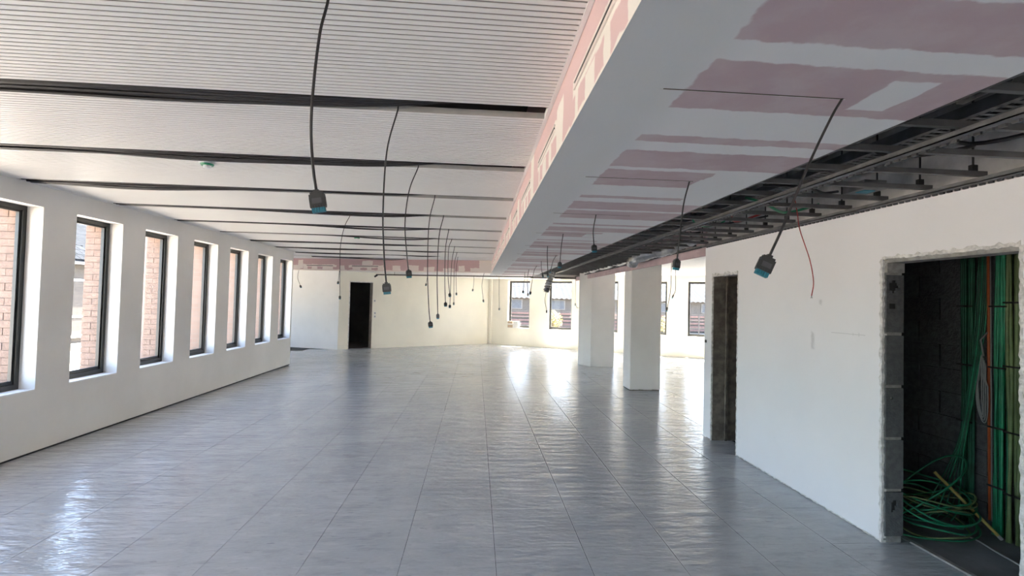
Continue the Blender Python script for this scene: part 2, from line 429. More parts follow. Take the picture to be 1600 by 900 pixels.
# ------------------------------------------------------------------ rear wall, left wing, far walls
rw = MB(); rw.box(XL-.3, 3.2, YB-.25, YB, -.012, .7); rw.box(XL-.3, 3.2, YB-.25, YB, 2.45, SLAB)
xs = XL-.3
rear = [(-3.9, -2.9), (-2.3, -1.3), (-.7, .3), (.9, 1.9)]  # unseen rear windows, added to lift the daylight indoors
for a, b in rear: rw.box(xs, a, YB-.25, YB, .7, 2.45); xs = b
rw.box(xs, 3.2, YB-.25, YB, .7, 2.45)
rw.build('wall_rear', PLASTER, **S)
for a, b in rear:
    window(wn, lambda s, d, z: (s, YB-.14-d, z), a, b, .712, 2.45, 'added dark-framed window in the unseen rear wall, for more daylight'); wn += 1
XW = -8.6
MB().box(XW, XL-.225, YEND-.055, YEND-.02, -.3, SLAB).build('wall_wing_near', BRICKW, **S)
MB().box(XL-.437, XL, YEND-.008, YEND+.004, .02, SLAB).build('wall_left_end', PLASTER, **S)
MB().box(XW, XL-.44, YEND-.018, YEND, -.012, SLAB).build('wall_wing_lining', PLASTER, **S)
lw = MB(); wy = (13.0, 14.6, 15.4, 16.6)
lw.box(XW-.25, XW, YEND-.3, 18, -.3, .7); lw.box(XW-.25, XW, YEND-.3, 18, 2.45, SLAB); lw.box(XW-.25, XW, YEND-.3, 13.0, .7, 2.45)
lw.box(XW-.25, XW, 14.6, 15.2, .7, 2.45); lw.box(XW-.25, XW, 16.6, 18, .7, 2.45)
lw.build('wall_wing_left', PLASTER, **S)
for a, b in ((13.0, 14.6), (15.2, 16.6)):
    window(wn, lambda s, d, z: (XW-.14-d, s, z), a, b, .712, 2.45, 'dark-framed window of the side wing beyond the left wall'); wn += 1
A_ = (-5.94, 16.456); Aext = (-9.0, B_[1]+(B_[0]+9.0)*.338)
wa = MB().obox(Aext, B_, 0, SLAB, 0, .2).build('wall_far_left', PLASTER, **S); wa['label'] = 'short white far wall left of the dark doorway'
# B-C wall with a doorway
u = Vector((C_[0]-B_[0], C_[1]-B_[1])); LBC = u.length; u.normalize(); nrm = Vector((-u.y, u.x))
def TBC(s, d): p = Vector(B_)+u*s+nrm*d; return (p.x, p.y)
d0, d1, dh = .338, 1.10, 2.165
wbc = MB()
wbc.obox(TBC(0, 0), TBC(d0, 0), 0, SLAB, 0, .22); wbc.obox(TBC(d1, 0), TBC(LBC+.2, 0), 0, SLAB, 0, .22); wbc.obox(TBC(d0, 0), TBC(d1, 0), dh, SLAB, 0, .22)
wbc = wbc.build('wall_far', CREAM, **S); wbc['label'] = 'cream far wall with the dark doorway'
MB().obox(TBC(d1-.012, .004), TBC(d1+.0, .004), 0, dh, 0, .21).build('jamb_lining', simple('grey brown jamb', (.36, .31, .27), .9, var=.2, scale=8), wbc)
MB().obox(TBC(d0-.02, -.008), TBC(d0+.008, -.008), 0, dh+.02, 0, .22).build('jamb_edge', RAGGED, wbc)
MB().obox(TBC(d0-.02, -.008), TBC(d1+.01, -.008), dh-.008, dh+.02, 0, .2).build('lintel_edge', RAGGED, wbc)
# dark room behind the doorway
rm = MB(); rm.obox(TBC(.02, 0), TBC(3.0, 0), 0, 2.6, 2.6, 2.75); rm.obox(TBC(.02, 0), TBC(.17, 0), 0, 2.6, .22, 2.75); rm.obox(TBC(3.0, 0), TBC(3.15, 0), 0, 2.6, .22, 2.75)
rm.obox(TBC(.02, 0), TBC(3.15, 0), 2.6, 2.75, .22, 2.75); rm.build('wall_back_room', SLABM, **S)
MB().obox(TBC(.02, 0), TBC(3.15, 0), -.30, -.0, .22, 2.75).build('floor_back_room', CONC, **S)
for zz, ss in ((1.568, 1.17), (1.16, 1.19), (1.05, 1.19)):
    pl = MB(); c = TBC(ss, -.012)
    q = MB().obox(TBC(ss-.035, 0), TBC(ss+.035, 0), zz-.04, zz+.04, -.014, .0).build('switch_plate', WHITE, None)
    L(q, {1.568: 'upper white switch plate right of the far doorway', 1.16: 'middle white switch plate right of the far doorway', 1.05: 'lowest white switch plate right of the far doorway'}[zz], 'switch')
    MB().obox(TBC(ss-.018, 0), TBC(ss+.018, 0), zz-.022, zz+.022, -.019, -.014).build('rocker', GREYCABLE, q)
# C-D wall with windows
u2 = Vector((D_[0]-C_[0], D_[1]-C_[1])); u2.normalize(); n2 = Vector((-u2.y, u2.x))
def TCD(s, d): p = Vector(C_)+u2*s+n2*d; return (p.x, p.y)
cdw = [(.80, 1.71), (2.45, 3.36), (4.12, 5.03), (5.74, 6.65), (7.29, 8.2), (8.93, 9.84), (10.57, 11.48)]
CS, CH = .655, 2.44
mb = MB(); s_ = -.3
mb.obox(TCD(-.3, 0), TCD(13, 0), .0, CS, 0, .32); mb.obox(TCD(-.3, 0), TCD(13, 0), CH, SLAB, 0, .32)
for a, b in cdw: mb.obox(TCD(s_, 0), TCD(a, 0), CS, CH, 0, .32); s_ = b
mb.obox(TCD(s_, 0), TCD(13, 0), CS, CH, 0, .32)
mb.build('wall_far_right', CREAM, **S)['label'] = 'cream far wall with sunlit windows behind the columns'
for k, (a, b) in enumerate(cdw):
    def T(s, d, z):
        p = TCD(s, .158+d); return (p[0], p[1], z)
    window(wn, T, a, b, CS+.012, CH, 'far window in the cream wall, %s from the corner' % ['first', 'second', 'third', 'fourth', 'fifth', 'sixth', 'seventh'][k]); wn += 1
MB().box(10.6, 10.85, 5.97, 14.5, -.012, SLAB).build('wall_side_right', PLASTER, **S)
MB().obox(TCD(.02, 0), TCD(.12, 0), 0, 2.52, -.06, .0).build('trim_1', CREAM, **S)['label'] = 'cream pipe casing in the far corner'

# ------------------------------------------------------------------ right wall with cupboard opening and doorway
T0, T1 = XR, XR+.145
OA, OB, OH = 2.468, 3.385, 2.045       # cupboard opening
DA, DB, DH = 5.372, 5.972, 2.045      # doorway
WE = 6.175
wr = MB()
ZT = ZS
wr.box(T0, T1, YB, OA, .012, ZT); wr.box(T0, T1, OA, OB, OH, ZT); wr.box(T0, T1, OB, DA, .012, ZT); wr.box(T0, T1, DA, DB, DH, ZT); wr.box(T0, T1, DB, WE, .012, ZT)
wr = wr.build('wall_right', WRIGHTM, **S); wr['label'] = 'white plastered right wall with two rough openings'
MB().box(T0+.012, T1, YB, OA-.02, -.012, .012).box(T0+.012, T1, OB+.02, DA-.02, -.012, .012).build('gap_strip_right', SUBFLOOR, **S)  # dark strips drawn in place of the gap below the right wall
MB().box(XR+.02, T1, YB, WE, ZS, SLAB).build('wall_right_upper', simple('grey unplastered upper wall', (.50, .49, .48), .9, var=.2, scale=5), **S)
MB().box(T1, 10.6, DB+.03, WE, -.012, SLAB).build('wall_core_end', PLASTER, **S)
def ragged(name, pts, wd, x0, x1, horizontal, parent, seed, side=1):
    """jagged chipped strip; pts = (a, b, c): from a to b along the edge at coordinate c"""
    r = random.Random(seed); a, b, c = pts; n = int(abs(b-a)/.022)
    mb = MB(); rows = []
    for k in range(n+1):
        t = a+(b-a)*k/n
        o1 = c+side*(wd*(.55+.9*r.random()**2)); o0 = c-side*(.010*r.random())
        xx = x0-.004*r.random()
        for (o, x) in ((o0, x1), (o0, xx), (o1, xx), (o1, x1)):
            mb.v.append((x, t, o) if horizontal else (x, o, t))
    for k in range(n):
        i = k*4
        for j in range(4): mb.f.append((i+j, i+(j+1) % 4, i+4+(j+1) % 4, i+4+j))
    mb.f += [(0, 1, 2, 3), (n*4+3, n*4+2, n*4+1, n*4)]
    return mb.build(name, RAGGED, parent)
ragged('chipped_edge', (.0, OH, OB), .018, T0-.003, T0+.03, False, wr, 1)
ragged('chipped_edge', (OA, OB, OH), .020, T0-.003, T0+.03, True, wr, 2)
ragged('chipped_edge', (.0, DH, DB), .014, T0-.003, T0+.03, False, wr, 3)
ragged('chipped_edge', (.0, DH, DA), .008, T0-.003, T0+.03, False, wr, 4, -1)
ragged('chipped_edge', (DA, DB, DH), .03, T0-.003, T0+.03, True, wr, 5)
ragged('chipped_edge', (.0, OH, OA), .018, T0-.003, T0+.03, False, wr, 6, -1)
ragged('chipped_edge', (OB, DA, .008), .005, T0-.002, T0+.02, True, wr, 7)
# blocks of the cupboard jamb (each its own piece, joints recessed, two of them broken open)
zj = [.0, .375, .745, 1.12, 1.50, 1.94, 2.045]
MB().box(T0+.012, T1, OB-.006, OB+.01, 0, OH).build('mortar_bed', MORTAR, wr)
for k in range(5):
    z0, z1 = zj[k]+(.05 if k == 0 else .012), zj[k+1]-.012
    holes = {4: ((.06, .085, .30, .36), (.06, .08, .19, .225)), 0: ((.05, .075, .20, .27),), 1: ()}.get(k, ())
    b = MB(); ya, yb = OB-.020, OB-.003
    # block face as a grid so that broken cores can be left open
    nx, nz = 12, 22; x0, x1 = T0+.014, T1+.004
    cells = set()
    for i in range(nx):
        for j in range(nz):
            fx, fz = (i+.5)/nx, (j+.5)/nz
            inside = False
            if k == 4: inside = ((fx-.42)/.26)**2+((fz-.80)/.10)**2 < 1 + .35*math.sin(i*.9+j*1.1) or ((fx-.40)/.2)**2+((fz-.46)/.055)**2 < 1+.3*math.sin(i*1.1+j*.7)
            if k == 0: inside = ((fx-.45)/.20)**2+((fz-.70)/.12)**2 < 1 + .45*math.sin(i*1.3-j*.8)
            if k == 2: inside = ((fx-.35)/.08)**2+((fz-.8)/.03)**2 < 1
            if not inside: cells.add((i, j))
    for (i, j) in cells:
        b.box(x0+(x1-x0)*i/nx, x0+(x1-x0)*(i+1)/nx, ya, yb, z0+(z1-z0)*j/nz, z0+(z1-z0)*(j+1)/nz)
    b.build('block', BLOCKM, wr)
    if k in (0, 4): MB().box(T0+.02, T1-.01, OB-.0085, OB-.0065, z0+.02, z1-.01).build('core_shade', BLACK, wr)  # black sheet stands in for the shade inside the broken blocks
MB().box(T0+.012, T1, OB-.03, OB, 1.945, 2.045).build('mortar_cap', MORTAR, wr)
MB().box(T0+.01, T1+.004, OA, OB, OH-.03, OH-.0).build('lintel', MORTAR, wr)
# rubble jamb of the doorway
MB().box(T0+.012, T0+.165, DB-.012, DB+.03, 0, DH).build('jamb_lining', BLOCKBROWN, wr)
jm = MB()
r = random.Random(9)
for k in range(40):
    z = DH*k/40
    jm.box(T0+.165, T0+.185+.02*r.random(), DB-.03-.01*r.random(), DB+.03, z, z+DH/40)
jm.build('jamb_rough_edge', BLOCKBROWN, wr)
MB().box(T0+.185, T0+.55, DB+.004, DB+.03, 0, DH).build('jamb_inner', BLOCKBROWN, wr)
MB().box(T1, T0+.55, DA-.1, DB+.03, DH, DH+.2).build('door_lintel', BLOCKBROWN, wr)
MB().box(T0+.5, T0+.6, DA-.6, DB+.03, 0, DH+.1).build('wall_doorway_back', SLABM, **S)
MB().box(T0-.012, T0, DB+.14, DB+.175, 1.20, 1.235).build('socket', BLACK, None)
L(bpy.data.objects['socket'], 'small black switch hole on the right wall end', 'switch')
# cupboard behind the opening
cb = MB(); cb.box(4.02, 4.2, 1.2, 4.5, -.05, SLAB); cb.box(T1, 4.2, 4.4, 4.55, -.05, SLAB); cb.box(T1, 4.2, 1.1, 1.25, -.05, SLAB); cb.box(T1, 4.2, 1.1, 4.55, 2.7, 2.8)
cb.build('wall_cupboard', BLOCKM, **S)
bm_ = MB().box(0, .012, 0, .385, 0, .188).mesh('block', BLOCKM)
cw = bpy.data.objects['wall_cupboard']
for row in range(13):
    for c in range(5):
        inst('block', bm_, (4.008, 2.4+c*.397+(.2 if row % 2 else 0), row*.2), cw)
MB().box(T1-.14, 4.05, 1.1, 4.5, -.05, -.004).build('floor_cupboard', CONC, **S)
MB().box(XR+.205, XR+.232, OA-.02, OB-.02, -.03, .012).build('trim_2', MORTAR, **S)['label'] = 'pale threshold strip across the cupboard opening'

# ------------------------------------------------------------------ columns
COLM = simple('warm white plaster', (.88, .85, .81), .75, var=.03, scale=1.5)
c1 = MB().prism([(2.80, 13.25), (3.039, 12.80), (3.655, 12.775), (3.70, 13.38), (3.0, 13.55)], 0, 2.64).build('column', COLM)
L(c1, 'white plastered column standing farther back, left of the other', 'column')
c2 = bevel(MB().box(3.0, 3.605, 9.36, 9.80, .012, 2.64).build('column', COLM), .01)
L(c2, 'white plastered column nearer the camera with chipped base', 'column')
c2m = MB().box(3.01, 3.595, 9.365, 9.79, -.012, .012).build('base_gap', SUBFLOOR, c2)
rg = MB(); r = random.Random(4)
for k in range(20):
    rg.box(3.01+k*.029, 3.04+k*.029, 9.355, 9.37, 0, .004+.02*r.random()*(1.6 if k < 4 else 1))
rg.build('chipped_base', BLOCKBROWN, c2)

# ------------------------------------------------------------------ ceilings
sb = MB().prism([(XL-.45, YB-.3), (10.85, YB-.3), (10.85, 13.2), (C_[0], C_[1]+.7), (-9, 18.2), (-9, YEND-.3), (XL-.45, YEND-.3)], SLAB, SLAB+.25).build('ceiling', SLABM, **S)
sb['label'] = 'suspended ceiling of white fluted metal panels under a dark slab'
RP = .0355
def bay(k, ribs_individual):
    y0, y1 = S0+SW+(k-1)*SP, S0+k*SP
    xa = XL if y0 < 11.9 else -8.6
    xb = XB-.022
    band = lambda x: 13.14-(x-XB)*.235
    if y1 > 12.9:   # bays cut by the slanted far bulkhead
        pol = [(xa, y0), (min(xb, XB-(y0-13.14)/.235) if y0 > 13.14 else xb, y0)]
        if y0 <= 13.14: pol.append((xb, min(y1, 13.14)))
        xe = XB-(y1-13.14)/.235
        if xe < xb: pol.append((max(xa, xe), y1))
        pol.append((xa, y1))
        p = MB().prism(pol, ZC+.008, ZC+.045).build('panel', METALWHITE, sb); return
    p = MB().box(xa, xb, y0, y1, ZC+.014, ZC+.034).build('panel', METALWHITE, sb)
    MB().box(xa, xb, y0-.002, y0, ZC+.002, ZC+.034).build('panel_edge', EDGEGREY, p)
    MB().box(xa+.001, xb-.001, y0+.004, y1-.004, ZC+.0030, ZC+.014).build('groove_shade', GROOVESHADE, p)  # near-flush dark strip painted as the shadow between the ribs
    n = int((y1-y0)/RP); st = (y1-y0)/n
    rib = MB().box(xa, xb, 0.0055, st-.0055, 0, .0035)
    if ribs_individual:
        me = rib.mesh('rib', METALWHITE)
        for i in range(n): inst('rib', me, (0, y0+i*st, ZC), p)
    else:
        mb = MB()
        for i in range(n): mb.box(xa, xb, y0+i*st+.0055, y0+(i+1)*st-.0055, ZC, ZC+.0035)
        mb.build('rib_field', METALWHITE, p, kind='stuff')
for k in range(-9, 12): bay(k, k in (0, 1, 2, 3))
MB().box(XB-.022, XB-.002, YB, 13.1, ZC-.004, ZC+.03).build('trim_3', METALWHITE, **S)['label'] = 'thin white edge trim between metal ceiling and bulkhead'
MB().box(XL, XL+.022, YB, YEND, ZC-.002, ZC+.03).build('trim_4', METALWHITE, **S)
# plasterboard bulkhead: face, soffit, far band
MB().box(XB, XB+.025, YB, 13.3, ZS, SLAB).build('wall_bulkhead', FACEM, **S)['label'] = 'pink plasterboard bulkhead face with slots and cream filler'
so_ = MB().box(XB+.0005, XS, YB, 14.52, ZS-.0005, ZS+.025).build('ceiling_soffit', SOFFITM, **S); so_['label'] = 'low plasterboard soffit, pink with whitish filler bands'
MB().box(XS, XS+.012, YB, 14.52, ZS-.002, ZS+.06).build('trim_6', BLACK, **S)['label'] = 'black edge profile of the open ceiling strip'
MB().obox((-9, 15.345), (XB+.02, 13.14), ZS-.015, SLAB, 0, .10).build('wall_far_bulkhead', BANDM, **S)['label'] = 'pink plasterboard band with filler patches at the ceiling end'
MB().prism([(-9, 15.40), (XB, 13.2), (XS+.01, 14.53), (XR+.03, 14.58), (XR+.03, 19.0), (C_[0], C_[1]+.3), (-9, 18.2)], 2.50, 2.53).build('ceiling_far', PLASTER, **S)
MB().prism([(XR+.03, WE-.01), (10.7, WE-.01), (10.7, 13.3), (XR+.03, 18.0)], 2.63, 2.66).build('ceiling_right', PLASTER, **S)
MB().box(XR-.005, XR+.03, WE, 14.6, 2.322, SLAB).build('wall_downstand', simple('pinkish downstand board', (.55, .42, .43), .8), **S)
MB().box(XS, XR+.03, 14.53, 14.58, ZS-.02, SLAB).build('wall_strip_end', PLASTER, **S)
MB().box(XB+.5, XS, YB, 14.5, ZS+.5, ZS+.53).build('ceiling_void_board', SLABM, **S)
# slot diffusers on the bulkhead face
for k in range(-1, 9):
    y0 = 2.54+1.2*k
    e = empty('slot_diffuser', (XB, y0, 2.58))
    L(e, 'narrow black slot diffuser in the bulkhead face, %s to the camera' % ORD[k+1], 'air vent', 'slot diffusers along the bulkhead')
    MB().box(-.004, .001, 0, .66, -.005, .008).build('slot', BLACK, e)
    MB().box(-.006, .0, -.012, .672, -.022, -.0055).box(-.006, .0, -.012, .672, .0085, .020).build('rim', simple('vent rim', (.78, .70, .64), .7) if k == -1 else bpy.data.materials['vent rim'], e)
for k, (xa, xb) in enumerate(((-4.84, -4.06), (-3.5, -2.74))):
    pa = (xa, 13.14-(xa-XB)*.235); pb = (xb, 13.14-(xb-XB)*.235)
    o = MB().obox(pa, pb, 2.536, 2.552, -.006, .002).build('slot_diffuser', BLACK)
    L(o, ['narrow black slot diffuser in the far pink band, left one', 'narrow black slot diffuser in the far pink band, right one'][k], 'air vent')
    MB().obox(pa, pb, 2.518, 2.535, -.008, .002).build('rim', bpy.data.materials['vent rim'], o)
# thin cut slits in the soffit (one by every soffit cable)
for k in range(0, 10):
    ys = 1.65+1.222*k; o = MB().box(.63, 1.29, ys-.0025, ys+.0025, ZS-.0022, ZS-.0006).build('cut_slit', simple('brown cut', (.10, .08, .065), .9) if k == 0 else bpy.data.materials['brown cut'])
    L(o, 'thin dark slit cut in the soffit, %s to the camera' % ORD[k], 'slit', 'slits cut in the soffit')
    MB().box(.62, 1.30, ys+.0025, ys+.005, ZS-.0022, ZS-.0006).build('rough_lip', RAGGED, o)
# dark track below the far soffit; right stretch paints the shaded soffit edge
tr = MB().obox((-3.2, 15.93), (1.62, 14.62), 2.388, 2.425, -.02, .02).obox((1.60, 14.62), (XR, 14.50), 2.37, 2.425, -.03, .03).build('ceiling_track_shade', TRACKSHADE)
L(tr, 'dark bronze track and painted edge shade hanging below the far soffit', 'track')
MB().tube([(-3.25, 15.95, 2.34), (-3.16, 15.92, 2.40)], .03, 8).build('end_cap', BLACK, tr)
for x in (-2.6, -1, .6):
    y = 15.93-(x+3.2)*.2718
    MB().tube([(x, y, 2.42), (x, y, 2.51)], .006, 6).build('hanger_rod', GALV, tr)

# ------------------------------------------------------------------ black cable bundles lying in the ceiling slots
for k in range(0, 10):
    y0 = S0+k*SP; r = random.Random(100+k)
    e = empty('cable_bundle', (0, y0, ZC))
    L(e, 'black cable bundle lying in a ceiling slot, %s to the camera' % ORD[k], 'cable', 'cable bundles in the ceiling slots')
    ns = 10 if k < 3 else 7
    n = 26
    xend = [.29, .17, .02, -.03, -.05, -.08, -.12, -.15, -.4, -1.6][k]
    bulge = [(r.uniform(-3.8, -1.0), r.uniform(.5, 1.0)) for _ in range(2)]
    for c in range(ns):
        pts = []; ph = r.uniform(0, 6); off = .018+c*(.128/ns)+r.uniform(-.005, .005); base = .004+r.uniform(0, .018)
        for i in range(n):
            x = XL+.04+(xend-.25*r.random()*(i == n-1)-XL-.04)*i/(n-1)
            bz = sum(.022*math.exp(-((x-a)/b)**2) for a, b in bulge)*(1 if c > ns*.5 else .2)
            y = off+.006*math.sin(x*1.7+ph)+.007*math.sin(x*.8+k)
            z = base+.006*math.sin(x*1.3+ph)-bz
            lift = max(0, (i-(n-7))/6)
            z += .11*lift**2; y -= .35*(off-.02)*lift
            pts.append((x, min(max(y, .008), .157), z))
        MB().tube(pts, .0088, 6).build('cable', CABLE, e, smooth=True)

# ------------------------------------------------------------------ hanging connector cables
PLUGB = MB()
PLUGB.box(-.025, .025, -.011, .011, -.050, -.004).box(-.021, .021, -.009, .009, -.004, .004).box(-.009, .009, -.008, .008, .004, .012)
PLUGB.box(-.027, -.025, -.006, .006, -.046, -.014).box(.025, .027, -.006, .006, -.046, -.014)
PLUG_ME = PLUGB.mesh('plug', PLUG)
LATCH_ME = MB().box(-.016, .016, -.0135, -.011, -.036, -.018).mesh('latch', DARKSTEEL)
KEY_ME = MB().box(-.0025, .0025, -.013, -.011, -.050, -.042).mesh('key', BLACK)
PIN_ME = MB().box(-.0038, .0038, -.008, .008, -.066, -.050).box(-.0025, .0025, -.0095, -.008, -.064, -.052).mesh('contact', PLUGBLUE)
def hanging(name, pts, label, group, rz=0, detail=True, rad=.0047, big=1.0, parent_end=True, mat=None):
    P = smooth_path(pts, 7); base = Vector(pts[0])
    e = empty(name, base); L(e, label, 'cable', group)
    top = [P[0]+Vector((.01, 0, .09)), P[0]+Vector((.004, 0, .04))]
    MB().tube([tuple(Vector(p)-base) for p in top+P], rad, 8).build('cable', mat or CABLE, e, smooth=True)
    d = (P[-1]-P[-3]).normalized()
    q = (-d).to_track_quat('Z', 'Y')
    pl = inst('plug', PLUG_ME, P[-1]-base+d*.012*big, e)
    # keep the flat side towards the room, then turn about the cable
    zax = -d; xax = Vector((math.cos(rz), math.sin(rz), 0)); xax = (xax-zax*xax.dot(zax)).normalized(); yax = zax.cross(xax)
    mt = Matrix((xax, yax, zax)).transposed()
    pl.rotation_euler = mt.to_euler(); pl.scale = (big, big, big)
    if detail:
        inst('latch', LATCH_ME, (0, 0, 0), pl)
        for i in range(4): inst('key', KEY_ME, (-.0135+i*.009, 0, 0), pl)
    for i in range(5): inst('contact', PIN_ME, (-.018+i*.009, 0, 0), pl)
    return e
row = [
 [(-0.47, 1.56, 2.76), (-0.486, 1.55, 2.596), (-0.507, 1.55, 2.493), (-0.521, 1.55, 2.331), (-0.524, 1.55, 2.19), (-0.514, 1.55, 2.071), (-0.502, 1.55, 1.998)],
 [(-0.472, 2.80, 2.737), (-0.531, 2.83, 2.509), (-0.546, 2.85, 2.172), (-0.534, 2.86, 1.912), (-0.519, 2.87, 1.761)],
 [(-0.497, 4.0, 2.734), (-0.57, 4.04, 2.546), (-0.598, 4.06, 2.28), (-0.575, 4.07, 2.018), (-0.561, 4.07, 1.908)],
 [(-0.465, 5.19, 2.732), (-0.519, 5.23, 2.47), (-0.525, 5.27, 1.991), (-0.5, 5.27, 1.584), (-0.482, 5.27, 1.435)],
 [(-0.452, 6.38, 2.733), (-0.503, 6.41, 2.481), (-0.513, 6.41, 1.981), (-0.491, 6.41, 1.485)],
 [(-0.451, 7.57, 2.732), (-0.492, 7.58, 2.435), (-0.487, 7.58, 1.943), (-0.469, 7.58, 1.63)],
 [(-0.462, 8.76, 2.732), (-0.514, 8.79, 2.559), (-0.512, 8.79, 2.102), (-0.475, 8.79, 1.785)],
 [(-0.464, 9.95, 2.732), (-0.513, 9.98, 2.424), (-0.524, 10.0, 1.905), (-0.528, 10.0, 1.568)],
 [(-0.463, 11.15, 2.732), (-0.513, 11.16, 2.44), (-0.504, 11.16, 1.616)],
 [(-0.49, 12.35, 2.732), (-0.519, 12.28, 2.358), (-0.497, 12.26, 1.85)]]
rzs = [0, 0, .5, .35, 1.1, .4, .6, .5, 1.2, 1.0]
for k, p in enumerate(row):
    hanging('hanging_cable', p, 'black cable with plug hanging left of the bulkhead, %s to the camera' % ORD[k], 'plug cables hanging from the metal ceiling', rzs[k], k < 4, .0046 if k < 4 else .0055, .9)
hanging('hanging_cable', [(-1.628, 6.40, 2.732), (-1.711, 6.42, 2.564), (-1.751, 6.42, 2.316), (-1.749, 6.42, 2.029), (-1.738, 6.42, 1.685)],
        'lone thin black cable hanging from the metal ceiling in front of the far doorway', 'plug cables hanging from the metal ceiling', 1.2, False, .004, .6)
sof = [
 [(1.285, 1.65, 2.422), (1.228, 1.63, 2.341), (1.145, 1.63, 2.167), (1.06, 1.63, 1.961), (1.01, 1.63, 1.851)],
 [(1.271, 2.88, 2.423), (1.245, 2.9, 2.283), (1.224, 2.9, 2.086), (1.21, 2.9, 1.953)],
 [(0.996, 4.1, 2.422), (0.987, 4.15, 2.295), (0.995, 4.15, 2.174)],
 [(0.932, 5.32, 2.422), (0.921, 5.36, 2.287), (0.91, 5.36, 2.117)],
 [(0.936, 6.54, 2.422), (0.931, 6.51, 2.285), (0.944, 6.51, 2.071)],
 [(1.257, 7.76, 2.422), (1.212, 7.81, 2.328), (1.184, 7.81, 2.204)],
 [(1.177, 8.98, 2.423), (1.187, 9.01, 2.281), (1.207, 9.01, 2.186)],
 [(1.244, 10.2, 2.422), (1.172, 10.1, 2.283), (1.115, 10.1, 1.884)],
 [(1.209, 11.42, 2.421), (1.156, 11.2, 2.17), (1.174, 11.2, 1.862)],
 [(1.236, 12.64, 2.423), (1.209, 12.5, 2.177), (1.19, 12.5, 1.947)]]
rzs = [-.12, .3, .2, .5, 1.2, 1.3, 1.1, .6, .9, .5]
for k, p in enumerate(sof):
    hanging('hanging_cable', p, 'black cable with plug hanging from the low soffit, %s to the camera' % ORD[k], 'plug cables hanging from the soffit', rzs[k], k < 3, .0046 if k < 4 else .0055, 1.0 if k == 0 else .9)
far = [
 ([(0.213, 14.3, 2.50), (0.153, 14.3, 2.122), (0.202, 14.3, 1.70)], 'thin cable hanging before the far wall corner, nearer of the two'),
 ([(0.773, 17.0, 2.50), (.78, 17.0, 2.0), (0.8, 17.0, 1.427)], 'thin cable hanging left of the first far window'),
 ([(-0.094, 16.5, 2.50), (-.1, 16.5, 2.2), (-0.118, 16.5, 2.05)], 'short thin cable hanging before the right end of the cream far wall'),
 ([(-1.539, 15.6, 2.50), (-1.55, 15.5, 2.3), (-1.57, 15.5, 2.16)], 'short thin cable hanging at the middle of the cream far wall'),
 ([(-5.151, 14.7, 2.50), (-5.162, 14.6, 2.209), (-5.084, 14.6, 1.98)], 'short bent cable hanging beside the left wall end'),
 ([(-3.986, 14.6, 2.50), (-4.0, 14.6, 2.25), (-4.011, 14.6, 2.123)], 'short cable hanging left of the far doorway'),
 ([(2.997, 14.75, 2.50), (2.99, 14.7, 2.0), (2.993, 14.7, 1.66)], 'thin cable hanging right of the second far window'),
 ([(3.648, 9.0, 2.63), (3.641, 9.0, 1.991), (3.586, 9.0, 1.63)], 'longer thin cable hanging right of the nearer column'),
 ([(4.136, 10.0, 2.63), (4.149, 10.0, 2.029), (4.113, 10.0, 1.89)], 'shorter thin cable hanging right of the nearer column')]
for p, lab in far:
    hanging('hanging_cable', p, lab, None, 1.0, False, .006, 1.1)
lp = MB().tube(smooth_path([(3.10, 14.72, 2.49), (3.146, 14.7, 2.41), (3.197, 14.7, 2.218), (3.343, 14.7, 1.833), (3.289, 14.7, 1.599), (3.075, 14.7, 1.516), (3.02, 14.7, 1.58)], 6), .007, 6).build('looped_wire', CABLE, smooth=True)
L(lp, 'thin black wire looping in front of the farther column', 'wire')
rd = empty('red_wire', (2.62, 3.9, 2.50)); L(rd, 'dark red wire hanging out of the open ceiling strip over right wall', 'wire')
MB().tube([tuple(Vector(p)-Vector((2.62, 3.9, 2.5))) for p in smooth_path([(2.62, 3.9, 2.62), (2.653, 3.9, 2.452), (2.676, 3.9, 2.319), (2.762, 3.9, 2.081), (2.798, 3.9, 1.895), (2.782, 3.9, 1.775)], 6)], .004, 6).build('wire', REDWIRE, rd, smooth=True)
MB().tube([(.162, 0, -.725), (.155, 0, -.745)], .002, 5).tube([(.162, 0, -.725), (.168, 0, -.745)], .002, 5).build('bare_end', GALV, rd)
hd = empty('foil_duct', (2.06, 13.0, 2.45)); L(hd, 'crumpled wire mesh sleeve hanging in front of the second far window', 'duct')
r = random.Random(12)
P = smooth_path([(2.06, 13.0, 2.55), (1.98, 13.0, 2.35), (1.90, 13.0, 2.15), (1.85, 13.0, 1.93)], 8)
MB().tube([tuple(p-Vector((2.06, 13, 2.45))) for p in P], [.07+.025*math.sin(i*2.4)+.02*r.random() for i in range(len(P))], 10).build('sleeve', FOIL, hd)
MB().tube([tuple(p+Vector((.06, -.02, 0))-Vector((2.06, 13, 2.45))) for p in P], .018, 6).build('black_strap', BLACK, hd)
MB().tube([(-.21, 0, -.52), (-.24, 0, -.75), (-.184, 0, -1.0)], .007, 6).build('wire', CABLE, hd)
MB().box(-.2, -.165, -.02, .02, -1.07, -1.0).build('wire_end', PLUG, hd)

